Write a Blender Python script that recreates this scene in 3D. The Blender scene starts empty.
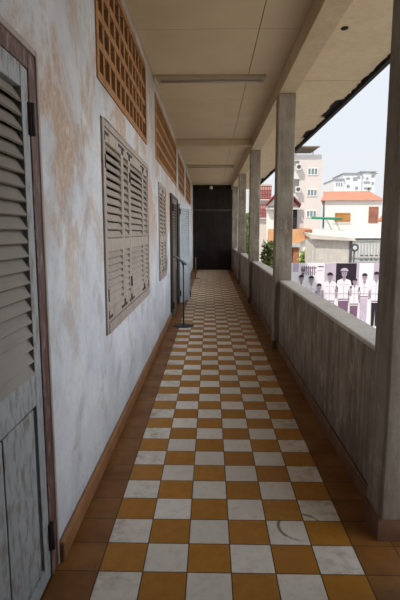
import bpy, bmesh, math, random
from mathutils import Vector, Matrix
random.seed(7)
S = bpy.context.scene
COL = S.collection

# ------------------------------------------------------------------ camera
cam_d = bpy.data.cameras.new('camera'); cam = bpy.data.objects.new('camera', cam_d); COL.objects.link(cam)
cam_d.sensor_fit = 'VERTICAL'; cam_d.sensor_height = 36.0; cam_d.lens = 36.0 * 476.2 / 600.0
cam_d.clip_start = 0.03; cam_d.clip_end = 600
cam.location = (0, 0, 1.518)
cam.rotation_euler = (math.radians(90 - 8.09), 0, math.radians(1.215))
S.camera = cam

# ------------------------------------------------------------------ sky, sun, exposure
W = bpy.data.worlds.new('hazy_sky'); S.world = W; W.use_nodes = True
nt = W.node_tree; nt.nodes.clear()
wo = nt.nodes.new('ShaderNodeOutputWorld'); wb = nt.nodes.new('ShaderNodeBackground')
tc = nt.nodes.new('ShaderNodeTexCoord'); sp = nt.nodes.new('ShaderNodeSeparateXYZ')
cr = nt.nodes.new('ShaderNodeValToRGB')
cr.color_ramp.elements[0].position = 0.0; cr.color_ramp.elements[0].color = (.90, .93, .97, 1)
cr.color_ramp.elements[1].position = 0.75; cr.color_ramp.elements[1].color = (.82, .92, 1.08, 1)
nt.links.new(tc.outputs['Generated'], sp.inputs[0]); nt.links.new(sp.outputs[2], cr.inputs[0])
# sky glow added on the unseen +X side to brighten the corridor
mr = nt.nodes.new('ShaderNodeMapRange'); mr.interpolation_type = 'SMOOTHSTEP'
for i, q in enumerate((.40, .85, .425, 1.22)): mr.inputs[i + 1].default_value = q
nt.links.new(sp.outputs[0], mr.inputs[0]); nt.links.new(mr.outputs[0], wb.inputs[1])
nt.links.new(cr.outputs[0], wb.inputs[0]); nt.links.new(wb.outputs[0], wo.inputs[0])
sun_d = bpy.data.lights.new('sun', 'SUN'); sun = bpy.data.objects.new('sun', sun_d); COL.objects.link(sun)
sun_d.energy = 1.9; sun_d.angle = math.radians(2.0); sun_d.color = (1.0, .94, .85)
sun.rotation_euler = Vector((-.42, -.50, .78)).to_track_quat('Z', 'Y').to_euler()
sun.location = (-20, -20, 40)
S.view_settings.view_transform = 'Standard'; S.view_settings.look = 'None'
S.view_settings.gamma = 1.0; S.view_settings.use_curve_mapping = False
S.view_settings.exposure = 1.16
S.cycles.use_denoising = True
S.cycles.max_bounces = 12; S.cycles.diffuse_bounces = 8

# ------------------------------------------------------------------ materials
class G:
    """small wrapper that writes shader nodes"""
    def __init__(s, name, rough=.7, spec=.3):
        s.m = bpy.data.materials.new(name); s.m.use_nodes = True
        s.t = s.m.node_tree; s.n = s.t.nodes; s.l = s.t.links
        s.b = s.n['Principled BSDF']; s.b.inputs['Roughness'].default_value = rough
        s.b.inputs['Specular IOR Level'].default_value = spec
        s.pos = s.n.new('ShaderNodeNewGeometry').outputs['Position']
    def put(s, sock, v):
        if hasattr(v, 'links') or isinstance(v, bpy.types.NodeSocket): s.l.new(v, sock)
        else: sock.default_value = v
    def math(s, op, a, b=0.0, c=0.0, clamp=False):
        n = s.n.new('ShaderNodeMath'); n.operation = op; n.use_clamp = clamp
        for i, v in enumerate((a, b, c)): s.put(n.inputs[i], v)
        return n.outputs[0]
    def scale(s, vec, xyz):
        n = s.n.new('ShaderNodeMapping'); s.put(n.inputs[0], vec); n.inputs['Scale'].default_value = xyz
        return n.outputs[0]
    def noise(s, scale, detail=4, rough=.55, stretch=None, dist=0.0, shift=None):
        n = s.n.new('ShaderNodeTexNoise'); v = s.pos
        if stretch or shift:
            mp = s.n.new('ShaderNodeMapping'); s.l.new(v, mp.inputs[0])
            mp.inputs['Scale'].default_value = stretch or (1, 1, 1)
            mp.inputs['Location'].default_value = shift or (0, 0, 0)
            v = mp.outputs[0]
        s.l.new(v, n.inputs['Vector'])
        n.inputs['Scale'].default_value = scale; n.inputs['Detail'].default_value = detail
        n.inputs['Roughness'].default_value = rough; n.inputs['Distortion'].default_value = dist
        return n.outputs[0]
    def ramp(s, f, lo, hi, v0=0.0, v1=1.0):
        n = s.n.new('ShaderNodeMapRange'); n.clamp = True
        s.put(n.inputs[0], f)
        for i, v in enumerate((lo, hi, v0, v1)): n.inputs[i + 1].default_value = v
        return n.outputs[0]
    def mix(s, f, a, b):
        n = s.n.new('ShaderNodeMix'); n.data_type = 'RGBA'
        s.put(n.inputs[0], f)
        for k, v in ((6, a), (7, b)):
            s.put(n.inputs[k], (*v, 1) if isinstance(v, tuple) else v)
        return n.outputs[2]
    def xyz(s):
        n = s.n.new('ShaderNodeSeparateXYZ'); s.l.new(s.pos, n.inputs[0]); return n.outputs
    def bump(s, h, strength=.3, dist=.01):
        n = s.n.new('ShaderNodeBump'); n.inputs['Strength'].default_value = strength; n.inputs['Distance'].default_value = dist
        s.put(n.inputs['Height'], h); s.l.new(n.outputs[0], s.b.inputs['Normal'])
    def done(s, col, rough=None):
        s.put(s.b.inputs['Base Color'], (*col, 1) if isinstance(col, tuple) else col)
        if rough is not None: s.put(s.b.inputs['Roughness'], rough)
        return s.m

def plain(name, col, rough=.7, var=.18, sc=6.0, spec=.3, metal=0.0):
    g = G(name, rough, spec)
    g.b.inputs['Metallic'].default_value = metal
    f = g.noise(sc, 5)
    a = tuple(c * (1 - var) for c in col); b = tuple(min(1, c * (1 + var)) for c in col)
    return g.done(g.mix(g.ramp(f, .3, .7), a, b))

def painted_wood(name, base, worn, amt=(.52, .68), grain=(1, 1, .12), rough=.6):
    g = G(name, rough)
    f = g.noise(30, 6, .65, grain)
    h = g.noise(5, 5, .6)
    c = g.mix(g.ramp(h, .35, .65), tuple(x * .86 for x in base), base)
    c = g.mix(g.ramp(f, *amt), c, worn)
    g.bump(f, .25, .004)
    return g.done(c)

M = {}
def make_floor():
    g = G('checker_cement_tile', .45, .28)
    x, y, z = g.xyz()
    T = .2; X0, Y0 = -.1, 1.951
    u = g.math('DIVIDE', g.math('SUBTRACT', x, X0), T); v = g.math('DIVIDE', g.math('SUBTRACT', y, Y0), T)
    iu = g.math('FLOOR', u); iv = g.math('FLOOR', v)
    par = g.math('FLOORED_MODULO', g.math('ADD', iu, iv), 2.0)
    inside = g.math('MULTIPLY', g.math('GREATER_THAN', x, -.5), g.math('LESS_THAN', x, .7))
    white = g.math('MULTIPLY', par, inside)
    # per tile tone
    cb = g.n.new('ShaderNodeCombineXYZ'); g.put(cb.inputs[0], iu); g.put(cb.inputs[1], iv)
    wn = g.n.new('ShaderNodeTexWhiteNoise'); wn.noise_dimensions = '2D'; g.l.new(cb.outputs[0], wn.inputs[0]); rnd = wn.outputs[0]
    n1 = g.noise(4, 6, .65); n2 = g.noise(18, 6, .7); n3 = g.noise(60, 3)
    org = g.mix(rnd, (.42, .18, .020), (.52, .235, .028))
    org = g.mix(g.ramp(n2, .35, .75), org, (.36, .145, .018))
    brd = g.mix(rnd, (.21, .085, .018), (.27, .115, .024))
    brd = g.mix(g.ramp(n1, .4, .7), brd, (.15, .058, .014))
    wht = g.mix(rnd, (.70, .645, .54), (.83, .775, .67))
    wht = g.mix(g.ramp(n2, .48, .85), wht, (.58, .51, .41))
    # brown wear on the white tiles next to the border
    edge = g.ramp(g.math('ABSOLUTE', g.math('SUBTRACT', x, .1)), .38, .6)
    wear = g.math('MULTIPLY', edge, g.ramp(n1, .38, .62))
    wear = g.math('MULTIPLY', wear, g.ramp(n2, .35, .6))
    wear = g.math('MULTIPLY', wear, .85)
    wht = g.mix(wear, wht, (.26, .17, .095))
    c = g.mix(inside, brd, org); c = g.mix(white, c, wht)
    # round stain ring on two tiles
    dx = g.math('SUBTRACT', x, .475); dy = g.math('SUBTRACT', y, 2.30)
    rr = g.math('SQRT', g.math('ADD', g.math('MULTIPLY', dx, dx), g.math('MULTIPLY', dy, dy)))
    ring = g.math('SUBTRACT', 1.0, g.ramp(g.math('ABSOLUTE', g.math('SUBTRACT', rr, .115)), .003, .012))
    ring = g.math('MULTIPLY', ring, g.ramp(g.noise(9, 3), .28, .45))
    ring = g.math('MULTIPLY', ring, g.ramp(g.math('SUBTRACT', dy, dx), -.12, -.04))
    ring = g.math('MULTIPLY', ring, white)
    c = g.mix(g.math('MULTIPLY', ring, .8), c, (.10, .06, .035))
    # grout
    fu = g.math('ABSOLUTE', g.math('SUBTRACT', g.math('FRACT', u), .5)); fv = g.math('ABSOLUTE', g.math('SUBTRACT', g.math('FRACT', v), .5))
    gr = g.ramp(g.math('MAXIMUM', fu, fv), .483, .490)
    c = g.mix(gr, c, (.055, .026, .012))
    g.bump(g.math('SUBTRACT', 1.0, gr), .25, .004)
    r = g.ramp(n1, .3, .7, .36, .55)
    return g.done(c, r)
M['floor'] = make_floor()

def make_plaster():
    g = G('worn_whitewashed_plaster', .85, .2)
    x, y, z = g.xyz()
    a = g.noise(2.2, 7, .62); b = g.noise(1.5, 8, .68, (1, 1, .8), .6); s = g.noise(9, 5, .6, (1, 1, .07)); d = g.noise(26, 6, .7)
    c = g.mix(g.ramp(a, .32, .68), (.50, .52, .55), (.74, .745, .75))
    c = g.mix(g.math('MULTIPLY', g.ramp(s, .5, .75), .55), c, (.70, .71, .73))
    hi = g.ramp(z, .7, 1.9)
    o = g.math('MULTIPLY', g.ramp(b, .455, .55), hi)
    o = g.math('MULTIPLY', o, g.ramp(d, .3, .55, .45, 1.0))
    c = g.mix(g.math('MULTIPLY', o, .85), c, (.46, .275, .145))
    o2 = g.math('MULTIPLY', g.ramp(g.noise(3.2, 6, .6, None, .4, (5, 3, 1)), .56, .66), .55)
    c = g.mix(o2, c, (.42, .36, .33))
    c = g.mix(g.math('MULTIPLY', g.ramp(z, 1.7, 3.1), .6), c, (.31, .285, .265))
    # dark scratches
    k = g.math('MULTIPLY', g.ramp(g.noise(34, 3, .6, (1, 1, .45), 0, (2, 8, 4)), .70, .74), g.ramp(g.noise(2.6, 2, .5, None, 0, (9, 1, 3)), .5, .6))
    c = g.mix(g.math('MULTIPLY', k, .7), c, (.13, .09, .07))
    c = g.mix(g.math('MULTIPLY', g.ramp(d, .54, .68), .3), c, (.36, .32, .29))
    c = g.mix(g.math('MULTIPLY', g.ramp(g.noise(16, 7, .75, (1, 1, .4), .5, (4, 2, 7)), .56, .62), .3), c, (.76, .75, .74))
    g.bump(g.math('ADD', d, g.math('MULTIPLY', s, .6)), .25, .006)
    return g.done(c)
M['plaster'] = make_plaster()

def make_concrete(name, lo, hi, streak, amt=.6, base_dark=0.0):
    g = G(name, .88, .2)
    x, y, z = g.xyz()
    a = g.noise(3, 7, .65); s = g.noise(13, 6, .65, (1, 1, .11), .6); d = g.noise(38, 6, .7); e = g.noise(8, 7, .7, (1, 1, .5), .3, (3, 7, 2))
    c = g.mix(g.ramp(a, .3, .7), lo, hi)
    c = g.mix(g.math('MULTIPLY', g.ramp(s, .45, .68), amt), c, streak)
    c = g.mix(g.math('MULTIPLY', g.ramp(d, .55, .75), .35), c, tuple(v * .55 for v in lo))
    c = g.mix(g.math('MULTIPLY', g.ramp(e, .58, .64), .45 if base_dark else .0), c, tuple(min(1, v * 1.45) for v in hi))
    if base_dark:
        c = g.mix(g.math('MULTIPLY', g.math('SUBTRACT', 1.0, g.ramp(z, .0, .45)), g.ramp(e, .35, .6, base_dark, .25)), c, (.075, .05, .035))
    g.bump(g.math('ADD', d, s), .35, .006)
    return g.done(c)
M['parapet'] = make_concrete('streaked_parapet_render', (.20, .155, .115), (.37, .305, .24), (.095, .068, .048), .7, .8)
M['coping'] = make_concrete('coping_painted_skylit', (.56, .51, .43), (.68, .63, .55), (.46, .41, .34), .4)  # paler than the parapet sides: sky light on the top painted in
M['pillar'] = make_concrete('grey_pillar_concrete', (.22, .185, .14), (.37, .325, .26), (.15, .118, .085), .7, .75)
M['ceiling'] = plain('cream_ceiling_board', (.58, .455, .30), .85, .06, 2.5)
M['gap'] = plain('dark_board_gap', (.10, .07, .05), .9)
M['beam'] = make_concrete('cream_painted_beam', (.50, .385, .25), (.58, .46, .31), (.43, .32, .20), .45)
M['soffit'] = make_concrete('flaking_cream_soffit', (.62, .49, .33), (.70, .57, .40), (.52, .40, .26), .4)
M['fascia'] = plain('blackened_eave_board', (.025, .022, .022), .9)
M['terra'] = plain('terracotta_block', (.31, .15, .058), .85, .22, 9)
M['base'] = plain('glazed_brown_skirting', (.30, .14, .055), .5, .25, 7, .4)
M['base_dark'] = plain('grimy_brown_skirting', (.15, .075, .04), .6, .35, 7, .3)
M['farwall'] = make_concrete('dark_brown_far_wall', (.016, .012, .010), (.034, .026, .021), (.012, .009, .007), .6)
M['fartrim'] = plain('dusty_dark_ledge', (.075, .055, .04), .8)
M['shut'] = painted_wood('weathered_shutter_paint', (.41, .345, .285), (.24, .185, .145))
M['shutframe'] = painted_wood('weathered_window_frame', (.40, .33, .28), (.23, .17, .14))
M['doorleaf'] = painted_wood('flaking_grey_blue_door_paint', (.38, .40, .40), (.22, .205, .185), (.48, .62), (1, 1, .35))
M['doorslat'] = painted_wood('dusty_taupe_door_slats', (.30, .265, .22), (.22, .19, .155), (.5, .75), (1, .1, 1))
M['blueleaf'] = painted_wood('pale_blue_grey_leaf_paint', (.46, .50, .52), (.34, .35, .35), (.55, .75))
M['redframe'] = painted_wood('red_brown_door_frame', (.115, .058, .047), (.27, .19, .16), (.50, .68), (1, 1, .3))
M['archi'] = painted_wood('pale_worn_architrave', (.42, .34, .285), (.27, .20, .16))
M['darkwood'] = plain('dark_door_wood', (.035, .028, .025), .7)
M['brownslat'] = painted_wood('brown_inner_leaf', (.15, .11, .08), (.07, .05, .04))
M['iron'] = plain('rusty_iron_hinge', (.05, .035, .03), .7)
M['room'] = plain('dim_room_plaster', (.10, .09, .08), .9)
M['metal'] = plain('black_stand_metal', (.035, .037, .04), .45, .15, 8, .5)
M['signface'] = plain('grey_sign_face', (.10, .105, .11), .5)
M['tan'] = plain('brown_stand_wood', (.22, .12, .06), .6)
M['fixture'] = plain('aged_cream_enamel', (.40, .33, .23), .5, .08)
M['tube'] = plain('dusty_tube_glass', (.34, .30, .24), .25, .05, 4, .5)
M['lampwhite'] = plain('white_lamp_globe', (.65, .60, .52), .4)

M['ground'] = plain('pale_concrete_yard', (.50, .46, .40), .9, .12, .8)
M['apt'] = plain('pale_pink_render', (.57, .51, .47), .9, .03, .6)
M['aptwhite'] = plain('white_render', (.56, .55, .53), .9, .03, .6)
M['hwhite'] = plain('house_white_render', (.74, .71, .66), .9, .04, .5)  # even base white of the houses and garden wall
M['tile_roof'] = plain('orange_red_roof', (.48, .20, .125), .85, .12, 1.5)
M['red_roof'] = plain('dark_red_roof', (.30, .08, .07), .8, .2, 2)
M['brownroof'] = plain('brown_canopy_sheet', (.20, .16, .11), .8, .3, 1.5)
M['glass'] = plain('grey_green_window_glass', (.18, .22, .23), .2, .15, 2, .5)
M['wframe'] = plain('white_window_frame', (.78, .78, .76), .6, .03)
M['woodpane'] = plain('ochre_wood_shutter', (.42, .20, .06), .7, .25, 2)
M['redbrown'] = plain('red_brown_shutter', (.30, .13, .09), .7, .25, 2)
M['orange'] = plain('orange_render', (.60, .31, .15), .85, .15, 1.2)
M['brick'] = plain('brown_brick_pier', (.34, .13, .07), .85, .2, 3)
M['darkopen'] = plain('dark_opening', (.02, .02, .022), .8)
M['shed'] = make_concrete('stained_shed_concrete', (.46, .42, .37), (.60, .56, .50), (.40, .35, .30), .5)
M['shedroof'] = plain('pale_cement_sheet', (.56, .51, .44), .9, .12, 1.2)
M['gatebar'] = plain('grey_gate_bar', (.42, .42, .41), .6)
M['gateback'] = plain('pale_gate_sheet', (.62, .62, .60), .7, .06)
M['darkgrey'] = plain('dark_grey_metal', (.08, .08, .085), .6)
M['green'] = plain('green_painted_pole', (.02, .26, .14), .5, .1)
M['acwhite'] = plain('ac_casing', (.55, .55, .53), .6, .05)
M['redgrid'] = plain('red_balcony_grille', (.36, .10, .09), .7)
M['tower'] = plain('hazy_white_tower', (.60, .61, .62), .9, .05, .15)
M['towerdark'] = plain('hazy_grey_openings', (.25, .27, .29), .9, .1, .2)
M['leaf'] = plain('mid_green_leaves', (.27, .34, .11), .7, .5, 3)
M['lime'] = plain('lime_green_leaves', (.20, .26, .025), .7, .4, 3)
M['bark'] = plain('grey_brown_bark', (.14, .10, .07), .9)
M['p_white'] = plain('print_white', (.74, .70, .73), .55, .03, 3)
M['p_pale'] = plain('print_pale_lilac', (.48, .40, .49), .55, .08, 3)
M['p_mid'] = plain('print_plum_grey', (.17, .09, .15), .55, .15, 3)
M['p_dark'] = plain('print_near_black', (.02, .01, .018), .55, .2, 3)
M['p_skin'] = plain('print_face_grey', (.32, .25, .30), .55, .08, 3)

# ------------------------------------------------------------------ mesh building
class MB:
    def __init__(s): s.v = []; s.f = []; s.i = []; s.sm = []
    def face(s, pts, m=0, sm=False):
        k = len(s.v); s.v += [tuple(p) for p in pts]; s.f.append(tuple(range(k, k + len(pts)))); s.i.append(m); s.sm.append(sm)
    def hexa(s, p, m=0):
        k = len(s.v); s.v += [tuple(q) for q in p]
        for q in ((0, 3, 2, 1), (4, 5, 6, 7), (0, 1, 5, 4), (1, 2, 6, 5), (2, 3, 7, 6), (3, 0, 4, 7)):
            s.f.append(tuple(k + a for a in q)); s.i.append(m); s.sm.append(False)
    def skew(s, x0, x1, y0, y1, z0, z1, k, m=0):
        """block whose back is set off along x: a building standing at a slight angle"""
        d = k * (y1 - y0)
        s.hexa([(x0, y0, z0), (x1, y0, z0), (x1 + d, y1, z0), (x0 + d, y1, z0), (x0, y0, z1), (x1, y0, z1), (x1 + d, y1, z1), (x0 + d, y1, z1)], m)
    def box(s, x0, x1, y0, y1, z0, z1, m=0, mat=None):
        p = [Vector(q) for q in ((x0, y0, z0), (x1, y0, z0), (x1, y1, z0), (x0, y1, z0), (x0, y0, z1), (x1, y0, z1), (x1, y1, z1), (x0, y1, z1))]
        if mat is not None: p = [mat @ q for q in p]
        s.hexa(p, m)
    def tube(s, a, b, r0, r1=None, n=12, m=0, cap=True):
        a = Vector(a); b = Vector(b); r1 = r0 if r1 is None else r1
        w = (b - a).normalized(); u = w.orthogonal().normalized(); t = w.cross(u); k = len(s.v)
        for c, r in ((a, r0), (b, r1)):
            for j in range(n):
                g = 2 * math.pi * j / n; s.v.append(tuple(c + (u * math.cos(g) + t * math.sin(g)) * r))
        for j in range(n):
            s.f.append((k + j, k + (j + 1) % n, k + n + (j + 1) % n, k + n + j)); s.i.append(m); s.sm.append(True)
        if cap:
            s.f.append(tuple(k + j for j in reversed(range(n)))); s.i.append(m); s.sm.append(False)
            s.f.append(tuple(k + n + j for j in range(n))); s.i.append(m); s.sm.append(False)
    def ball(s, c, r, nu=14, nv=8, m=0, sc=(1, 1, 1)):
        k = len(s.v); c = Vector(c)
        for i in range(nv + 1):
            t = math.pi * i / nv
            for j in range(nu):
                g = 2 * math.pi * j / nu
                s.v.append((c.x + r * sc[0] * math.sin(t) * math.cos(g), c.y + r * sc[1] * math.sin(t) * math.sin(g), c.z + r * sc[2] * math.cos(t)))
        for i in range(nv):
            for j in range(nu):
                s.f.append((k + i * nu + j, k + (i + 1) * nu + j, k + (i + 1) * nu + (j + 1) % nu, k + i * nu + (j + 1) % nu)); s.i.append(m); s.sm.append(True)
    def lathe(s, c, prof, n=24, m=0):
        k = len(s.v)
        for r, z in prof:
            for j in range(n):
                g = 2 * math.pi * j / n; s.v.append((c[0] + r * math.cos(g), c[1] + r * math.sin(g), c[2] + z))
        for i in range(len(prof) - 1):
            for j in range(n):
                s.f.append((k + i * n + j, k + i * n + (j + 1) % n, k + (i + 1) * n + (j + 1) % n, k + (i + 1) * n + j)); s.i.append(m); s.sm.append(False)
    def prism_y(s, pts, y0, y1, m=0):
        """polygon in x,z (counter-clockwise seen from -y) pushed along y"""
        n = len(pts)
        s.face([(x, y0, z) for x, z in pts], m); s.face([(x, y1, z) for x, z in reversed(pts)], m)
        for j in range(n):
            a, b = pts[j], pts[(j + 1) % n]
            s.face([(b[0], y0, b[1]), (a[0], y0, a[1]), (a[0], y1, a[1]), (b[0], y1, b[1])], m)
    def build(s, name, mats, parent=None, loc=(0, 0, 0), bevel=0.0):
        me = bpy.data.meshes.new(name); me.from_pydata(s.v, [], s.f); me.update()
        for m in (mats if isinstance(mats, (list, tuple)) else [mats]): me.materials.append(m)
        for p, i, q in zip(me.polygons, s.i, s.sm): p.material_index = i; p.use_smooth = q
        bm = bmesh.new(); bm.from_mesh(me); bmesh.ops.remove_doubles(bm, verts=bm.verts, dist=1e-5)
        bmesh.ops.recalc_face_normals(bm, faces=bm.faces); bm.to_mesh(me); bm.free()
        o = bpy.data.objects.new(name, me); COL.objects.link(o); o.location = loc
        if parent: o.parent = parent
        if bevel:
            b = o.modifiers.new('bevel', 'BEVEL'); b.width = bevel; b.segments = 2; b.limit_method = 'ANGLE'
        return o

def tag(o, label, cat, group=None):
    o['label'] = label; o['category'] = cat
    if group: o['group'] = group
    return o
def thing(name, loc, label, cat, group=None, rz=0.0):
    o = bpy.data.objects.new(name, None); COL.objects.link(o); o.location = loc; o.rotation_euler = (0, 0, rz)
    o.empty_display_size = .2
    return tag(o, label, cat, group)
def struct(o, label=None, cat=None):
    o['kind'] = 'structure'
    if label: o['label'] = label; o['category'] = cat
    return o
def copy_tree(o, parent=None):
    c = o.copy(); COL.objects.link(c)
    if parent: c.parent = parent
    for ch in list(o.children): copy_tree(ch, c)
    return c

# ------------------------------------------------------------------ room shell
XL, XR = -.70, .90           # inner faces of the left wall and the parapet
ZC = 3.39                    # ceiling
YA, YB = -4.0, 19.5          # ends of the corridor

mb = MB(); mb.box(XL - .05, 1.10, YA, YB, -.18, 0)
struct(mb.build('floor', M['floor']), 'cement tile floor checkered in ochre and off-white with a brown border', 'floor')

# left wall with its openings (y0, y1, z0, z1)
VENTS = [(3.07, 5.36, 2.46, 3.28), (6.25, 9.98, 2.45, 3.25), (10.62, 12.98, 2.43, 3.22), (13.85, 17.0, 2.43, 3.22)]
D1 = (.86, 2.005, 0.0, 2.225)
W1 = (3.145, 5.40, .825, 2.25)
W2 = (6.53, 7.55, .85, 2.19)
D2 = (8.36, 10.14, 0.0, 2.19)
W3 = (13.6, 15.9, .82, 2.20)
grow = lambda r: (r[0] - .014, r[1] + .006, r[2] - .004, r[3] + .008)   # open joint round each window frame
holes = VENTS + [D1, grow(W1), grow(W2), D2, grow(W3)]
def wall_with_holes(x0, x1, ya, yb, za, zb, holes):
    ys = sorted({ya, yb, *[h[0] for h in holes], *[h[1] for h in holes]}); zs = sorted({za, zb, *[h[2] for h in holes], *[h[3] for h in holes]})
    def solid(i, j):
        if not (0 <= i < len(ys) - 1 and 0 <= j < len(zs) - 1): return False
        cy = (ys[i] + ys[i + 1]) / 2; cz = (zs[j] + zs[j + 1]) / 2
        return not any(h[0] < cy < h[1] and h[2] < cz < h[3] for h in holes)
    b = MB()
    for i in range(len(ys) - 1):
        for j in range(len(zs) - 1):
            if not solid(i, j): continue
            a0, a1, c0, c1 = ys[i], ys[i + 1], zs[j], zs[j + 1]
            b.face([(x1, a0, c0), (x1, a1, c0), (x1, a1, c1), (x1, a0, c1)]); b.face([(x0, a0, c0), (x0, a0, c1), (x0, a1, c1), (x0, a1, c0)])
            if not solid(i - 1, j): b.face([(x0, a0, c0), (x1, a0, c0), (x1, a0, c1), (x0, a0, c1)])
            if not solid(i + 1, j): b.face([(x1, a1, c0), (x0, a1, c0), (x0, a1, c1), (x1, a1, c1)])
            if not solid(i, j - 1): b.face([(x0, a0, c0), (x0, a1, c0), (x1, a1, c0), (x1, a0, c0)])
            if not solid(i, j + 1): b.face([(x0, a0, c1), (x1, a0, c1), (x1, a1, c1), (x0, a1, c1)])
    return b
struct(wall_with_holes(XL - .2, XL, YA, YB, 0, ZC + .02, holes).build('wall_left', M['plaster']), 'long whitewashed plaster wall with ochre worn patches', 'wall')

# dim rooms behind the left wall
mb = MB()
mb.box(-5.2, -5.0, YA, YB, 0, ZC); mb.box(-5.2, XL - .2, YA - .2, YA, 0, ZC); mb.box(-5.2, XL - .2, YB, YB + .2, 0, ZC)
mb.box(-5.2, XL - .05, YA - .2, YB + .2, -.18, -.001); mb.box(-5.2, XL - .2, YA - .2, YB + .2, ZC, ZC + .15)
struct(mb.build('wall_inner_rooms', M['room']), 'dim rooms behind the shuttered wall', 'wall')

# far and rear ends
mb = MB(); mb.box(XL - .2, 1.1, YB, YB + .2, 0, 3.6)
struct(mb.build('wall_far', M['farwall']), 'dark brown wall closing the far end of the corridor', 'wall')
mb = MB(); mb.box(XL, XR + .2, YB - .03, YB, 2.37, 2.43)
struct(mb.build('trim_far', M['fartrim']), 'thin ledge across the dark far wall', 'trim')
mb = MB(); mb.box(XL - .2, 1.1, YA - .2, YA, 0, 3.6)
struct(mb.build('wall_rear', M['plaster']), 'plaster wall behind the viewer', 'wall')

# parapet between the pillars, unseen full wall further back added to darken the foreground
PY = [2.20, 6.12, 10.20, 14.20, 18.20]; PD = .21
mb = MB()
segs = [(PY[i] + PD, PY[i + 1]) for i in range(4)] + [(PY[4] + PD, YB)]
for a, b in segs: mb.box(XR, 1.07, a, b, 0, .875)
mb.box(XR, 1.10, YA, 1.45, 0, 3.2); mb.box(XR, 1.07, 1.45, 1.85, 0, .905)
struct(mb.build('wall_right', M['parapet'], bevel=.012), 'streaked grey brown parapet between the concrete pillars', 'parapet')
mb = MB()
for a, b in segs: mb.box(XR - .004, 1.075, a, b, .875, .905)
struct(mb.build('trim_5', M['coping'], bevel=.008), 'parapet coping with sky light painted into its pale colour', 'coping')
mb = MB()
for a, b in segs:
    mb.box(XR - .02, XR, a, b, 0, .105)
struct(mb.build('baseboard_right', M['base_dark'], bevel=.008), 'grimy brown tile skirting along the parapet', 'skirting')
mb = MB()
for a, b in ((D1[1], D2[0]), (D2[1], YB), (YA, D1[0])):
    mb.box(XL, XL + .03, a, b, 0, .10)
struct(mb.build('baseboard_left', M['base'], bevel=.01), 'brown glazed tile skirting along the whitewashed wall', 'skirting')

# ceiling boards with open joints
mb = MB()
xs = [XL, .452, .845]; yj = [YA, -2.4, -.05, 2.34, 4.74, 7.14, 9.53, 11.9, 14.3, 16.7, YB]
for i in range(2):
    for j in range(len(yj) - 1):
        mb.box(xs[i] + .003, xs[i + 1] - .004, yj[j] + .003, yj[j + 1] - .003, ZC, ZC + .012)
mb.box(XL, 1.04, YA, YB, ZC + .02, ZC + .14, 1)
struct(mb.build('ceiling', [M['ceiling'], M['gap']]), 'cream board ceiling with dark joints', 'ceiling')

# edge beam, cross beam, eave
mb = MB(); mb.box(.835, 1.045, YA, YB, 3.20, 3.385)
struct(mb.build('trim_1', M['beam'], bevel=.006), 'cream edge beam running over the pillars', 'beam')
mb = MB(); mb.box(XL, .835, 10.0, 10.22, 3.25, ZC)
struct(mb.build('trim_2', M['beam'], bevel=.006), 'cream beam crossing the ceiling halfway down the corridor', 'beam')
mb = MB()
ye = [YA + .07 * k for k in range(int((YB + 1 - YA) / .07) + 1)]
jag = []; big = 0.0
for _ in ye:
    if random.random() < .08: big = random.choice((0, 0, -.02, -.05, -.09))
    jag.append(1.80 + big + random.uniform(-.018, .014))
sj = [-2.0, 1.95, 5.98, 9.98, 13.98, 17.98]
for k in range(len(ye) - 1):
    a, b = ye[k], ye[k + 1]
    gap = any(abs((a + b) / 2 - q) < .04 for q in sj)
    b2 = b - (.018 if gap else 0)
    mb.hexa([(1.045, a, 3.30), (jag[k], a, 3.30), (jag[k + 1], b2, 3.30), (1.045, b2, 3.30), (1.045, a, 3.33), (jag[k], a, 3.33), (jag[k + 1], b2, 3.33), (1.045, b2, 3.33)])
mb.ball((1.18, 4.52, 3.30), .035, 10, 6, 1, (1, 1.3, .3))
struct(mb.build('trim_3', [M['soffit'], M['fascia']]), 'flaking cream soffit under the roof overhang', 'soffit')
mb = MB(); mb.box(1.045, 1.87, YA, YB + 1, 3.331, 3.40); mb.box(1.83, 1.88, YA, YB + 1, 3.27, 3.331)
struct(mb.build('trim_4', M['fascia']), 'blackened edge board of the roof overhang', 'eave')
mb = MB(); mb.box(-5.3, 1.80, YA - .2, YB + 1, 3.54, 4.4)
struct(mb.build('wall_upper_storey', M['plaster']), 'storey above the corridor', 'wall')
mb = MB(); mb.box(-5.3, 1.06, YA - .2, YB + .2, -3.4, -.19)
struct(mb.build('wall_lower_storey', M['parapet']), 'storey below the corridor', 'wall')

# ------------------------------------------------------------------ pillars
PL = ['nearest concrete pillar, its dark side cut by the right edge of the photo',
      'second concrete pillar, tall and full height beside the poster of uniformed people',
      'third concrete pillar, standing beside the green shrub outside the parapet',
      'fourth concrete pillar, narrow, the one before the last pillar at the dark wall',
      'farthest and smallest concrete pillar, next to the dark end wall']
for i, y in enumerate(PY):
    t = thing('concrete_pillar', (.955 if i == 0 else .94, y + PD / 2, 0), PL[i], 'pillar', 'pillars along the parapet')
    b = MB(); b.box(-.11, .105, -PD / 2, PD / 2, .0, 3.2); b.build('shaft', M['pillar'], t, bevel=.012)
    b = MB(); b.box(-.122, -.11, -PD / 2 - .012, PD / 2, 0, .11); b.box(-.11, .105, -PD / 2 - .012, -PD / 2, 0, .11)
    b.build('skirting', M['base_dark'], t)

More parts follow.
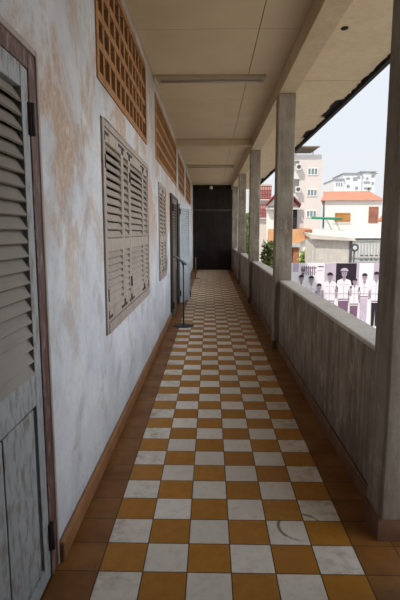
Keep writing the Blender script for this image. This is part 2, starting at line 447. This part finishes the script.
# ------------------------------------------------------------------ shutters, windows, doors
def slats(b, y0, y1, z0, z1, xc, pitch=.05, w=.058, th=.009, tilt=38, m=0):
    n = max(2, round((z1 - z0) / pitch)); p = (z1 - z0) / n
    for k in range(n):
        mt = Matrix.Translation((xc, 0, z0 + p * (k + .5))) @ Matrix.Rotation(math.radians(tilt), 4, 'Y')
        # blade hangs down and out from the wall
        b.box(-th / 2, th / 2, y0, y1, -w / 2, w / 2, m, Matrix.Translation((xc, 0, z0 + p * (k + .5))) @ Matrix.Rotation(math.radians(-tilt), 4, 'Y'))
def shutter(parent, y0, y1, z0, z1, mid, xf, mats, st=.05, pitch=.052, hinge_y=None, name='shutter', tilt=38):
    """louvred leaf: xf is the outer face"""
    b = MB(); t = .034
    b.box(xf - t, xf, y0, y0 + st, z0, z1); b.box(xf - t, xf, y1 - st, y1, z0, z1)
    for a, c in ((z0, z0 + .085), (mid - .045, mid + .045), (z1 - .085, z1)): b.box(xf - t, xf, y0 + st, y1 - st, a, c)
    slats(b, y0 + st, y1 - st, z0 + .085, mid - .045, xf - .014, .050, .052, .010, 38)
    slats(b, y0 + st, y1 - st, mid + .045, z1 - .085, xf - .014, .059, .056, .010, 33)
    o = b.build(name, mats, parent)
    # iron corner straps
    e = MB(); q = min(.13, (y1 - y0) * .25)
    for (yy, s) in ((y0 + .012, 1), (y1 - .012, -1)):
        for (zz, r) in ((z1 - .03, -1), (z0 + .03, 1)):
            ya, yb = sorted((yy, yy + s * q)); e.box(xf, xf + .004, ya, yb, zz - .010, zz + .010)
            ya, yb = sorted((yy, yy + s * .018)); za, zb = sorted((zz, zz + r * .05)); e.box(xf, xf + .004, ya, yb, za, zb)
    e.build('corner_strap', M['iron'], o)
    if hinge_y is not None:
        for zz in (z0 + .19, z1 - .22):
            h = MB(); h.tube((xf + .004, hinge_y, zz - .042), (xf + .004, hinge_y, zz + .042), .008, n=8); h.box(xf - .002, xf + .004, hinge_y - .016, hinge_y + .016, zz - .042, zz + .042)
            h.build('hinge', M['iron'], o)
    return o
def window(name, rect, leaves, label, mid):
    y0, y1, z0, z1 = rect
    t = bpy.data.objects.new(name, None); COL.objects.link(t); t.location = (XL, y0, z0); t.empty_display_size = .2
    struct(t, label, 'window')
    w, h = y1 - y0, z1 - z0; fx = .012; fr = .045
    b = MB()
    b.box(-.12, fx, 0, fr, 0, h); b.box(-.12, fx, w - fr, w, 0, h); b.box(-.12, fx, fr, w - fr, h - fr, h); b.box(-.12, fx + .006, fr, w - fr, 0, fr + .03)
    b.build('window_frame', M['shutframe'], t, bevel=.004)
    for a, c, hy in leaves:
        shutter(t, a - y0, c - y0, fr + .034, h - fr - .006, mid - z0, .006, M['shut'], hinge_y=None if hy is None else hy - y0)
    return t
window('window_1', W1, [(3.194, 3.84, 3.194), (3.846, 4.165, None), (4.175, 4.99, 4.17), (4.996, 5.35, None)],
       'large shuttered window with four louvered leaves nearest the grey door', 1.43)
window('window_2', W2, [(6.578, 7.08, 6.578), (7.085, 7.50, None)], 'narrow shuttered window just before the open doorway', 1.42)
window('window_3', W3, [(13.66, 14.2, 13.66), (14.205, 14.75, None), (14.755, 15.3, None), (15.305, 15.84, None)], 'farthest shuttered window, seen almost edge-on before the dark end wall', 1.42)

# nearest door
t = bpy.data.objects.new('door_1', None); COL.objects.link(t); t.location = (XL, 0, 0)
struct(t, 'grey louvered door with red brown frame at the left edge', 'door')
b = MB(); b.box(-.1, .010, 1.982, 2.005, 0, 2.225); b.box(-.1, .010, .86, .908, 0, 2.225); b.box(-.1, .010, .908, 1.982, 2.203, 2.225)
b.build('architrave', M['archi'], t, bevel=.005)
b = MB(); b.box(-.12, .004, 1.908, 1.982, 0, 2.20); b.box(-.12, .004, .912, .97, 0, 2.20); b.box(-.12, .004, .97, 1.908, 2.135, 2.20)
b.build('door_frame', M['redframe'], t, bevel=.004)
b = MB(); xf = .0; tk = .04
y0, y1 = .972, 1.904
b.box(xf - tk, xf, y1 - .072, y1, .012, 2.13); b.box(xf - tk, xf, y0, y0 + .072, .012, 2.13)
b.box(xf - tk, xf, y0 + .072, y1 - .072, 2.05, 2.13); b.box(xf - tk, xf, y0 + .072, y1 - .072, .825, .955); b.box(xf - tk, xf, y0 + .072, y1 - .072, .012, .09)
lf = b.build('door_leaf', M['doorleaf'], t, bevel=.003)
b = MB(); slats(b, y0 + .072, y1 - .072, .955, 2.05, xf - .018, .052, .062, .009, 32); b.build('louver_bank', M['doorslat'], lf)
b = MB(); b.box(xf - .036, xf - .030, y0 + .072, y1 - .072, .09, .825)
for a, c in ((1.525, 1.808), (1.06, 1.515)): b.box(xf - .030, xf - .004, a, c, .10, .815)
b.build('lower_panel', M['doorleaf'], lf, bevel=.004)
for zz in (1.95, .20):
    h = MB(); h.tube((xf + .012, 1.907, zz - .06), (xf + .012, 1.907, zz + .06), .011, n=8); h.box(xf - .0, xf + .012, 1.89, 1.925, zz - .06, zz + .06); h.build('hinge', M['iron'], lf)

# open doorway with two leaves
t = bpy.data.objects.new('door_2', None); COL.objects.link(t); t.location = (XL, D2[0], 0)
struct(t, 'open doorway with dark frame and pale blue louvered leaf swung against wall', 'door')
w = D2[1] - D2[0]
b = MB(); b.box(-.19, .03, 0, .07, 0, 2.19); b.box(-.19, .03, w - .06, w, 0, 2.19); b.box(-.19, .03, .07, w - .06, 2.12, 2.19)
b.build('door_frame', M['darkwood'], t, bevel=.004)
def leaf(parent, mats, length, loc, rz, name='door_leaf', pm=None):
    b = MB(); tk = .036; L = length
    b.box(-tk, 0, 0, .07, .012, 2.11); b.box(-tk, 0, L - .07, L, .012, 2.11)
    for a, c in ((.012, .12), (.83, .95), (2.02, 2.11)): b.box(-tk, 0, .07, L - .07, a, c)
    b.box(-tk + .006, -.012, .07, L - .07, .12, .83)
    slats(b, .07, L - .07, .95, 2.02, -tk / 2, .052, .056, .009, 38)
    o = b.build(name, mats, parent); o.location = loc; o.rotation_euler = (0, 0, rz)
    for zz in (1.95, .22):
        h = MB(); h.tube((.008, 0, zz - .06), (.008, 0, zz + .06), .012, n=8); h.build('hinge', M['iron'], o)
    return o
leaf(t, M['brownslat'], .70, (.045, .075, 0), math.radians(-1.5))
# far leaf: hinged on the far jamb, swung out and resting near the wall beyond
lf2 = leaf(t, M['blueleaf'], .72, (.062, w + .01, 0), math.radians(-15))
h = MB(); h.tube((-.012, .70, .06), (.02, .70, .06), .012, n=8); h.box(-.01, .012, .68, .72, .05, .2); h.build('bolt', M['iron'], lf2)

# ------------------------------------------------------------------ terracotta ventilation grilles
VL = ['terracotta block vent above the large four-leaf shuttered window',
      'long terracotta block vent reaching from the narrow window to the open doorway',
      'third terracotta block vent, just past the ceiling cross beam',
      'farthest terracotta block vent, close to the dark end wall']
for (y0, y1, z0, z1), lab in zip(VENTS, VL):
    t = thing('ventilation_grille', (XL, y0, z0), lab, 'vent', 'terracotta vents high on the left wall')
    w, h = y1 - y0, z1 - z0; fr = .055
    b = MB(); b.box(-.09, .010, 0, fr, 0, h); b.box(-.09, .010, w - fr, w, 0, h); b.box(-.09, .010, fr, w - fr, 0, fr); b.box(-.09, .010, fr, w - fr, h - fr, h)
    b.build('border', M['terra'], t, bevel=.004)
    b = MB(); rows = 4; ph = (h - 2 * fr) / rows; n = round((w - 2 * fr) / .193); pw = (w - 2 * fr) / n
    for r in range(1, rows): b.box(-.09, .0, fr, w - fr, fr + r * ph - .026, fr + r * ph + .026)
    for r in range(rows):
        za = fr + r * ph + (.026 if r else 0); zb = fr + (r + 1) * ph - (.026 if r < rows - 1 else 0)
        for c in range(1, n): b.box(-.09, -.004, fr + c * pw - .028, fr + c * pw + .028, za, zb)
    b.build('block_lattice', M['terra'], t)

# ------------------------------------------------------------------ ceiling lights
def batten(y, label):
    t = thing('fluorescent_light', (.004, y, ZC), label, 'light', 'fluorescent battens on the ceiling')
    b = MB(); b.box(-.66, .66, -.05, .05, -.045, 0); b.build('housing', M['fixture'], t, bevel=.006)
    for s in (-1, 1):
        b = MB(); b.box(s * .62 - .018, s * .62 + .018, -.02, .02, -.085, -.045); b.build('lamp_holder', M['fixture'], t)
    b = MB(); b.tube((-.602, 0, -.068), (.602, 0, -.068), .014, n=12); b.build('tube', M['tube'], t)
batten(6.08, 'near unlit fluorescent batten across the ceiling, before the cross beam')
batten(13.75, 'far unlit fluorescent batten across the ceiling, beyond the cross beam')
t = thing('wall_lamp', (.03, YB, 3.29), 'small round lamp at the top of the dark far wall', 'lamp')
b = MB(); b.tube((0, 0, 0), (0, -.05, 0), .05, n=12); b.build('base', M['fixture'], t)
b = MB(); b.ball((0, -.10, -.01), .07); b.build('globe', M['lampwhite'], t)

# ------------------------------------------------------------------ stands
t = thing('sign_stand', (-.43, 7.66, 0), 'black floor stand with tilted sign board and round base near the doorway', 'sign stand')
b = MB(); b.lathe((0, 0, 0), [(0, 0), (.17, 0), (.17, .012), (.15, .02), (.03, .026), (.016, .05), (0, .05)], 28); b.build('base', M['metal'], t)
b = MB(); b.tube((0, 0, .02), (0, 0, 1.02), .012, n=12); b.build('pole', M['metal'], t)
mt = Matrix.Translation((-.045, 0, 1.075)) @ Matrix.Rotation(math.radians(36), 4, 'Y')
b = MB(); b.box(-.125, .125, -.15, .15, -.008, .004, 0, mt); b.box(-.115, .115, -.14, .14, .004, .006, 1, mt)
b.build('sign_board', [M['metal'], M['signface']], t)
b = MB(); b.tube((0, 0, 1.0), (-.035, 0, 1.066), .016, n=10); b.build('bracket', M['metal'], t)
t = thing('low_post', (-.48, 15.75, 0), 'small brown post on a flat base near the dark far wall', 'post')
b = MB(); b.lathe((0, 0, 0), [(0, 0), (.14, 0), (.14, .015), (.03, .03), (0, .03)], 20); b.build('base', M['tan'], t)
b = MB(); b.tube((0, 0, .025), (0, 0, .68), .016, .014, n=10); b.ball((0, 0, .69), .022, 10, 6); b.build('pole', M['tan'], t)

# ------------------------------------------------------------------ outside
GZ = -3.4
b = MB(); b.box(-60, 220, -60, 320, GZ - .3, GZ)
struct(b.build('ground', M['ground']), 'pale concrete yard and street level below the corridor', 'ground')

# large printed photograph on a board; drawn in units of .0416 m from its upper left corner
t = thing('photo_billboard', (3.20, 20.0, GZ), 'large pale lilac monochrome poster of standing people beyond the parapet', 'billboard')
U = .0416; TOP = .25 - GZ
b = MB(); b.box(0, 4.6, .0, .05, .55, TOP); b.build('panel', M['p_white'], t)
for x in (.4, 2.3, 4.2):
    b = MB(); b.box(x - .04, x + .04, .05, .13, 0, TOP - .1); b.build('post', M['darkgrey'], t)
def P(px, py): return (.26 + (px - 293) * U, TOP - (py - 263) * U)
class Pic:
    """flat printed shapes, each a thin layer on the board"""
    def __init__(s): s.b = MB(); s.k = 0
    def poly(s, pts, m):
        s.k += 1; y = -.0015 - .0006 * s.k
        s.b.face([(*P(*p)[:1], y, P(*p)[1]) for p in pts], m)
    def rect(s, a, c, d, e, m): s.poly([(a, c), (d, c), (d, e), (a, e)], m)
    def oval(s, x, y, rx, ry, m, a0=0, a1=360, n=18): s.poly([(x + rx * math.cos(math.radians(a0 + (a1 - a0) * k / n)), y + ry * math.sin(math.radians(a0 + (a1 - a0) * k / n))) for k in range(n + (a1 - a0 < 360))], m)
PW, PP, PM, PK, PS = range(5)
pm = [M['p_white'], M['p_pale'], M['p_mid'], M['p_dark'], M['p_skin']]
pic = Pic()
pic.rect(293, 263.2, 299, 272, PP)
pic.rect(325, 263.2, 336, 296, PP); pic.rect(336.3, 263.2, 356.8, 292, PK); pic.rect(356.8, 263.2, 359.5, 300, PP); pic.rect(374, 263.2, 384, 284, PP)
for k in range(7): pic.rect(302 + k * 2.1, 266, 302.8 + k * 2.1, 275, PM)
pic.poly([(301, 269), (306, 269), (303.5, 277)], PM); pic.rect(301, 267.5, 317, 268.3, PM); pic.rect(301, 272, 317, 272.7, PP)
pic.rect(318, 266, 324, 267, PM); pic.rect(318, 270, 323, 270.8, PP)
pic.b.build('printed_backdrop', pm, t)
def person(hx, hy, r, sx, st, sb, tb, shirt, trouser, cap=False, lean=0):
    q = Pic(); q.k = 24
    # trousers
    q.poly([(hx - sx * .72, sb - 1), (hx + sx * .72, sb - 1), (hx + sx * .62, tb), (hx + sx * .1, tb), (hx, sb + 5), (hx - sx * .1, tb), (hx - sx * .62, tb)], trouser)
    # shirt with sleeves
    q.poly([(hx - r * .5, st - 1), (hx + r * .5, st - 1), (hx + sx * .9, st + 1), (hx + sx * 1.15, st + 8), (hx + sx * .95, st + 10), (hx + sx * .8, st + 6), (hx + sx * .78, sb), (hx - sx * .78, sb), (hx - sx * .8, st + 6), (hx - sx * .95, st + 10), (hx - sx * 1.15, st + 8), (hx - sx * .9, st + 1)], shirt)
    # arms
    for s in (-1, 1): q.poly([(hx + s * sx * 1.12, st + 8), (hx + s * sx * .92, st + 9.5), (hx + s * sx * .88, st + 17), (hx + s * sx * 1.1, st + 17)], PS)
    q.rect(hx - sx * .76, sb - 2.0, hx + sx * .76, sb - .9, PM)
    q.poly([(hx - r * .6, st - .8), (hx + r * .6, st - .8), (hx, st + 2.6)], PS)
    q.poly([(hx - .25, st + 2.6), (hx + .25, st + 2.6), (hx + .25, sb - 2), (hx - .25, sb - 2)], PP)
    q.rect(hx - sx * .62, st + 5, hx - sx * .2, st + 5.5, PP); q.rect(hx + sx * .2, st + 5, hx + sx * .62, st + 5.5, PP)
    q.rect(hx - r * .4, hy + r * .8, hx + r * .4, st, PS)
    q.oval(hx, hy, r * .82, r * 1.15, PS)
    if cap:
        q.oval(hx, hy - r * .75, r * 1.15, r * .9, PP, 180, 360); q.rect(hx - r * 1.05, hy - r * .8, hx + r * 1.05, hy - r * .42, PM)
    else: q.oval(hx, hy - r * .35, r * .95, r * 1.0, PK, 180, 360)
    for s in (-1, 1): q.rect(hx + s * r * .32 - r * .14, hy - r * .12, hx + s * r * .32 + r * .14, hy + r * .06, PK)
    q.rect(hx - r * .25, hy + r * .58, hx + r * .25, hy + r * .7, PM)
    q.b.build('printed_figure', pm, t)
person(302, 278.5, 2.7, 5.2, 283, 302, 324, PW, PM)
person(312, 279.5, 2.8, 5.2, 284, 303, 324, PW, PM)
person(330.5, 276.5, 3.1, 6.8, 281.5, 303, 327, PW, PM)
person(320, 287, 2.6, 4.4, 291, 306, 326, PP, PK)
person(344.7, 273.5, 3.4, 7.2, 279.5, 301, 330, PW, PM, True)
person(355.5, 281.5, 2.6, 5.6, 286, 306, 327, PW, PM)
person(365.2, 277, 2.9, 5.2, 282.5, 298.5, 326, PW, PP)
person(377, 275.5, 3.0, 5.6, 281, 303, 327, PW, PK)
q = Pic(); q.k = 60; q.rect(293, 293.4, 384, 293.9, PP); q.b.build('board_seam', pm, t)

def win(parent, x0, x1, z0, z1, y, n=2, fm='wframe', pmn='glass', depth=.10, fr=.07):
    """window whose outer face is at y - depth: frame with mullions, panes as sub-part"""
    b = MB(); f = y - depth
    b.box(x0, x0 + fr, f, y, z0, z1); b.box(x1 - fr, x1, f, y, z0, z1); b.box(x0 + fr, x1 - fr, f, y, z0, z0 + fr); b.box(x0 + fr, x1 - fr, f, y, z1 - fr, z1)
    for k in range(1, n): xm = x0 + (x1 - x0) * k / n; b.box(xm - fr / 2, xm + fr / 2, f, y, z0 + fr, z1 - fr)
    o = b.build('window', M[fm], parent)
    b = MB(); b.box(x0 + fr, x1 - fr, y - depth * .5, y, z0 + fr, z1 - fr); b.build('pane', M[pmn], o)
    return o

# pale apartment block
t = thing('apartment_block', (0, 60, GZ), 'pale pinkish apartment block rising behind the second pillar with canopy roof', 'building')
H = -GZ
b = MB(); b.box(10.9, 13.65, 0, 9, 0, 10.2 + H); b.build('front_wall', M['apt'], t)
b = MB(); b.skew(8.5, 10.9, .9, 9, 0, 10.6 + H, .2); b.build('side_wall', M['aptwhite'], t)
for zz in (0.2, 2.85, 5.5, 8.15):
    b = MB(); b.box(8.7, 10.9, -.15, .9, zz + H - .18, zz + H); b.box(8.7, 10.9, -.15, -.05, zz + H, zz + H + .75); b.build('balcony', M['aptwhite'], t)
for zz in (9.25, 6.6):
    o = MB(); o.box(10.35, 10.95, -.75, -.12, zz + H - .3, zz + H + .45); o = o.build('air_conditioner', M['acwhite'], t, bevel=.03)
    g = MB(); g.tube((10.65, -.75, zz + H + .08), (10.65, -.77, zz + H + .08), .24, n=16); g.build('fan_grille', M['darkgrey'], o)
for zz in (9.28, 6.75, 4.2): win(t, 11.85, 13.1, zz + H - .85, zz + H, 0, 3)
b = MB(); b.box(10.2, 13.65, .5, .6, 10.2 + H, 10.95 + H); b.box(13.55, 13.65, .6, 8, 10.2 + H, 10.95 + H); b.build('roof_parapet', M['aptwhite'], t)
for x in (10.6, 12.7):
    b = MB(); b.tube((x, 1.2, 10.2 + H), (x, 1.2, 11.4 + H), .05, n=8); b.build('canopy_post', M['darkgrey'], t)
b = MB(); b.hexa([(9.2, -.4, 11.72 + H), (13.2, -.4, 11.72 + H), (12.9, 3.5, 11.55 + H), (9.2, 3.5, 11.55 + H), (9.2, -.4, 11.8 + H), (13.2, -.4, 11.8 + H), (12.9, 3.5, 11.63 + H), (9.2, 3.5, 11.63 + H)]); b.build('roof_canopy', M['brownroof'], t)

# far tower
t = thing('tower_block', (0, 160, GZ), 'hazy white stepped high-rise far beyond the orange roofed house', 'building')
for x0, x1, zt in ((40.3, 43.5, 18.4), (43.4, 49.3, 20.3), (49.2, 53.9, 20.9)):
    b = MB(); b.box(x0, x1, (x0 - 40) * .1, 14, 0, zt + H); b.build('block', M['tower'], t)
    b = MB(); b.box(x0 - .2, x1 + .2, -.4 + (x0 - 40) * .1, 14.2, zt + H, zt + H + .35); b.build('roof_slab', M['towerdark'], t)
for x, z, w_, h_ in ((41.0, 16.5, .4, 1.0), (41.8, 16.5, .4, 1.0), (42.6, 16.5, .4, 1.0), (44.3, 18.6, 1.2, .6), (46.5, 18.2, 1.4, 1.1), (48.0, 18.9, .8, .7), (44.6, 16.0, .9, .9), (47.4, 15.4, .8, .9), (50.2, 17.4, 2.0, .6), (51.0, 18.6, .6, .7), (50.4, 15.5, 2.4, .6), (52.8, 17.0, .7, .8), (52.6, 19.3, .7, .6), (51.6, 14.8, .7, 1.1)):
    yy = (0 if x < 43.4 else .34 if x < 49.2 else .92)
    b = MB(); b.box(x, x + w_, yy - .12, yy + .02, z + H, z + h_ + H); b.build('window', M['towerdark'], t)
b = MB(); b.box(52.6, 54.5, .2, 3, 20.4 + H, 20.6 + H); b.build('roof_canopy', M['towerdark'], t)

# white house with orange roof
t = thing('white_house', (0, 40, GZ), 'white house with orange red roof and wooden window', 'house')
b = MB(); b.hexa([(9.25, 0, 0), (14.05, 0, 0), (14.05, 6, 0), (10.75, 6, 0), (9.25, 0, 4.15 + H), (14.05, 0, 4.15 + H), (14.05, 6, 4.15 + H), (10.75, 6, 4.15 + H)]); b.build('front_wall', M['hwhite'], t)
b = MB(); b.hexa([(9.0, -.25, 4.10 + H), (14.25, -.25, 4.10 + H), (14.25, 6.2, 4.10 + H), (10.62, 6.2, 4.10 + H), (10.1, 3.2, 5.08 + H), (14.0, 3.2, 5.12 + H), (14.0, 3.6, 5.12 + H), (10.1, 3.6, 5.08 + H)]); b.build('roof', M['tile_roof'], t)
win(t, 10.26, 11.5, 2.38 + H, 3.10 + H, 0, 2, 'woodpane', 'woodpane', .06, .08)
o = win(t, 13.0, 13.78, 2.3 + H, 3.6 + H, 0, 2, 'redbrown', 'redbrown', .06, .1)
b = MB(); b.box(10.1, 11.6, -.06, 0, 2.24 + H, 2.32 + H); b.build('window_sill', M['hwhite'], t)
b = MB(); b.tube((9.3, -.06, 1.9 + H), (9.3, -.06, 4.05 + H), .055, n=8); b.build('drainpipe', M['darkgrey'], t)
t = thing('white_side_house', (0, 34.6, GZ), 'white gabled house edge cut by the nearest pillar', 'house')
b = MB(); b.box(12.45, 15.6, 0, .5, 0, 2.5 + H); b.prism_y([(12.45, 2.5 + H), (15.6, 2.5 + H), (14.0, 4.3 + H)], 0, .5); b.build('front_wall', M['hwhite'], t)
b = MB(); b.hexa([(12.1, -.3, 2.25 + H), (14.0, -.3, 4.45 + H), (14.0, .6, 4.45 + H), (12.1, .6, 2.25 + H), (12.1, -.3, 2.4 + H), (14.0, -.3, 4.6 + H), (14.0, .6, 4.6 + H), (12.1, .6, 2.4 + H)]); b.build('roof', M['tile_roof'], t)

t = thing('green_pole', (0, 39.6, 2.63), 'bright green horizontal pole fixed to the white house wall', 'pole')
b = MB(); b.tube((8.2, -.3, .06), (10.6, -.3, -.04), .10, n=10); b.build('rail', M['green'], t)
for x in (9.55, 10.2):
    b = MB(); b.box(x - .04, x + .04, -.22, .4, -.04, .03); b.build('bracket', M['green'], t)

# garden wall and shed
b = MB(); b.prism_y([(7.3, GZ), (12.0, GZ), (12.0, 1.45), (7.3, 1.75)], 34.0, 34.3)
tag(b.build('boundary_wall', M['hwhite']), 'white boundary wall behind the grey shed and the barred gate', 'wall')
t = thing('concrete_shed', (0, 25, GZ), 'grey concrete shed with sloping pale roof in front of the white house', 'shed')
b = MB(); b.box(5.32, 7.22, 0, 1.9, 0, 1.18 + H); b.build('front_wall', M['shed'], t)
b = MB(); b.box(5.30, 5.42, -.05, 0, 0, 1.1 + H); b.build('corner_post', M['shed'], t)
b = MB(); b.box(7.22, 7.36, -.04, 1.9, 0, 1.16 + H); b.build('side_pipe', M['darkgrey'], t)
b = MB(); b.hexa([(5.15, -.3, 1.42 + H), (7.42, -.3, 1.22 + H), (7.42, 2.1, 1.22 + H), (5.15, 2.1, 1.48 + H), (5.15, -.3, 1.18 + H), (7.42, -.3, 1.08 + H), (7.42, 2.1, 1.28 + H), (5.15, 2.1, 1.54 + H)]); b.build('roof', M['shedroof'], t)

# barred gate
t = thing('barred_gate', (0, 30, GZ), 'grey metal gate of vertical bars to the right of the shed', 'gate')
b = MB(); b.box(8.70, 11.6, .06, .09, 0, 1.0 + H); b.build('back_sheet', M['gateback'], t)
b = MB(); b.box(8.66, 11.7, -.05, .12, 1.02 + H, 1.16 + H); b.build('top_rail', M['darkgrey'], t)
for k in range(15):
    x = 8.8 + k * .19; b = MB(); b.box(x - .022, x + .022, -.02, .02, .1, 1.02 + H); b.build('bar', M['gatebar'], t)
for zz in (.0, -.28):
    b = MB(); b.box(8.75, 11.6, -.04, .03, zz + H - .05, zz + H + .05); b.build('cross_rail', M['gatebar'], t)
    for k in range(7): 
        b = MB(); b.box(9.35 + k * .3, 9.53 + k * .3, -.05, -.04, zz + H + .05, zz + H + .12); b.build('plate', M['darkgrey'], t)
t = thing('outdoor_unit', (8.55, 28.6, GZ), 'dark round fan unit on a post by the left end of the barred gate', 'fan unit')
b = MB(); b.tube((0, 0, 0), (0, 0, .38 - GZ), .05, n=8); b.build('post', M['darkgrey'], t)
b = MB(); b.tube((0, -.12, .62 - GZ), (0, .1, .62 - GZ), .24, n=18); b.build('casing', M['darkgrey'], t)
b = MB(); b.tube((0, -.14, .62 - GZ), (0, -.12, .62 - GZ), .12, n=14); b.build('hub', M['acwhite'], t)

# orange house with red gable
t = thing('orange_house', (0, 30, GZ), 'small house with dark red gable and orange balcony seen around the second pillar', 'house')
b = MB(); b.skew(3.55, 5.0, .6, 4, 0, 3.15 + H, .16); b.box(5.0, 5.25, .6, 4, 3.0 + H - .2, 3.15 + H); b.build('upper_wall', M['hwhite'], t)
b = MB(); b.prism_y([(3.55, 3.15 + H), (4.5, 3.15 + H), (4.5, 4.15 + H)], .3, .6); b.build('gable_wall', M['apt'], t)
b = MB(); b.prism_y([(4.5, 3.15 + H), (5.4, 3.15 + H), (4.5, 4.15 + H)], .3, .6); b.build('gable_wall', M['red_roof'], t)
b = MB()
for sx, ex in ((4.5, 3.42), (4.5, 5.6)):
    zt, ze = 4.32 + H, 3.18 + H
    b.hexa([(sx, 0, zt), (ex, 0, ze), (ex + .66, 4.2, ze), (sx + .66, 4.2, zt), (sx, 0, zt + .1), (ex, 0, ze + .1), (ex + .66, 4.2, ze + .1), (sx + .66, 4.2, zt + .1)])
b.build('roof', M['red_roof'], t)
b = MB(); b.box(3.5, 5.45, .2, .6, 2.93 + H, 3.03 + H); b.build('lintel', M['aptwhite'], t)
b = MB(); b.box(4.85, 5.46, .5, .6, 1.72 + H, 2.93 + H); b.build('dark_window', M['darkopen'], t)
b = MB(); b.skew(5.47, 5.95, .75, 4, 0, 2.95 + H, .16); b.build('return_wall', M['apt'], t)
b = MB(); b.box(3.6, 5.55, -.1, .1, .86 + H, 1.72 + H); b.hexa([(5.55, -.1, .9 + H), (6.2, -.1, 1.2 + H), (6.2, .1, 1.2 + H), (5.55, .1, .9 + H), (5.55, -.1, 1.8 + H), (6.2, -.1, 1.75 + H), (6.2, .1, 1.75 + H), (5.55, .1, 1.8 + H)]); b.build('balcony_front', M['orange'], t)
b = MB(); b.box(5.85, 6.25, -.35, -.1, 1.2 + H, 1.68 + H); b.build('planter_box', M['brick'], t)
b = MB(); b.box(3.6, 5.6, -.1, .6, .60 + H, .86 + H); b.build('balcony_slab', M['gatebar'], t)
b = MB(); b.box(3.6, 5.22, .5, .7, 0, .6 + H); b.build('dark_doorway', M['darkopen'], t)
b = MB(); b.box(5.22, 5.58, .1, .5, 0, .6 + H); b.build('pier', M['brick'], t)
b = MB(); b.box(5.58, 6.4, .12, .5, 0, 1.2 + H); b.build('lower_wall', M['hwhite'], t)

# building with red balconies, seen past the third pillar
t = thing('balcony_building', (0, 70, GZ), 'pale building with red balcony grille seen between second and third pillars', 'building')
b = MB(); b.box(6.0, 8.7, 0, 8, 0, 8.4 + H); b.build('front_wall', M['apt'], t)
for zz in (6.2, 3.6):
    b = MB()
    for k in range(8): b.box(6.9 + k * .24, 7.03 + k * .24, -.5, -.42, zz + H, zz + H + 1.9)
    for k in range(4): b.box(6.8, 8.75, -.5, -.42, zz + H + k * .58, zz + H + k * .58 + .1)
    b.build('balcony_grille', M['redgrid'], t)
    b = MB(); b.box(6.8, 8.75, -.5, 0, zz + H - .15, zz + H); b.build('balcony_slab', M['aptwhite'], t)

# ------------------------------------------------------------------ greenery
def tree(name, loc, h, crown, n, lab, cat, mat='leaf', ls=.10, group=None):
    t = thing(name, loc, lab, cat, group)
    b = MB(); top = h - crown[2]
    pts = [Vector((0, 0, 0)), Vector((.05, .02, top * .5)), Vector((-.03, .04, top)), Vector((.02, 0, h - .4 * crown[2]))]
    r = .035 + .02 * h
    for k in range(3): b.tube(pts[k], pts[k + 1], r * (1 - .25 * k), r * (.75 - .25 * k), 8)
    for k in range(7):
        a = k * 2.4; e = pts[2] + Vector((crown[0] * .6 * math.cos(a), crown[1] * .6 * math.sin(a), crown[2] * (.2 + .1 * k))); b.tube(pts[2] - Vector((0, 0, .1)), e, r * .35, r * .1, 6)
    b.build('trunk', M['bark'], t)
    b = MB(); rnd = random.Random(len(lab) + n)
    for _ in range(n):
        d = Vector((rnd.gauss(0, 1), rnd.gauss(0, 1), rnd.gauss(0, 1))).normalized() * (rnd.random() ** .45)
        lump = 1 + .25 * math.sin(5 * d.x + 2) * math.cos(4 * d.z + d.y * 3)
        c = Vector((d.x * crown[0] * lump, d.y * crown[1] * lump, h - crown[2] + d.z * crown[2] * lump))
        u = Vector((rnd.gauss(0, 1), rnd.gauss(0, 1), rnd.gauss(0, .6))).normalized(); v = u.orthogonal().normalized()
        s = ls * rnd.uniform(.6, 1.3)
        b.face([c - u * s, c + v * s * .45, c + u * s, c - v * s * .45])
    b.build('foliage', M[mat], t)
tree('shrub_tree', (1.76, 13.0, GZ), 4.8, (.36, .55, 1.0), 2600, 'leafy green tree top showing over the parapet between second and third pillars', 'tree', 'leaf', .09)
tree('garden_tree', (1.62, 21.0, GZ), 5.9, (.36, .8, 1.7), 2600, 'tall green tree glimpsed in the narrow gap past the third pillar', 'tree', 'leaf', .12)
tree('lime_bush', (5.62, 28.2, GZ), 3.95, (.48, .5, .75), 900, 'small lime green bush between the orange house and the shed', 'bush', 'lime', .09)
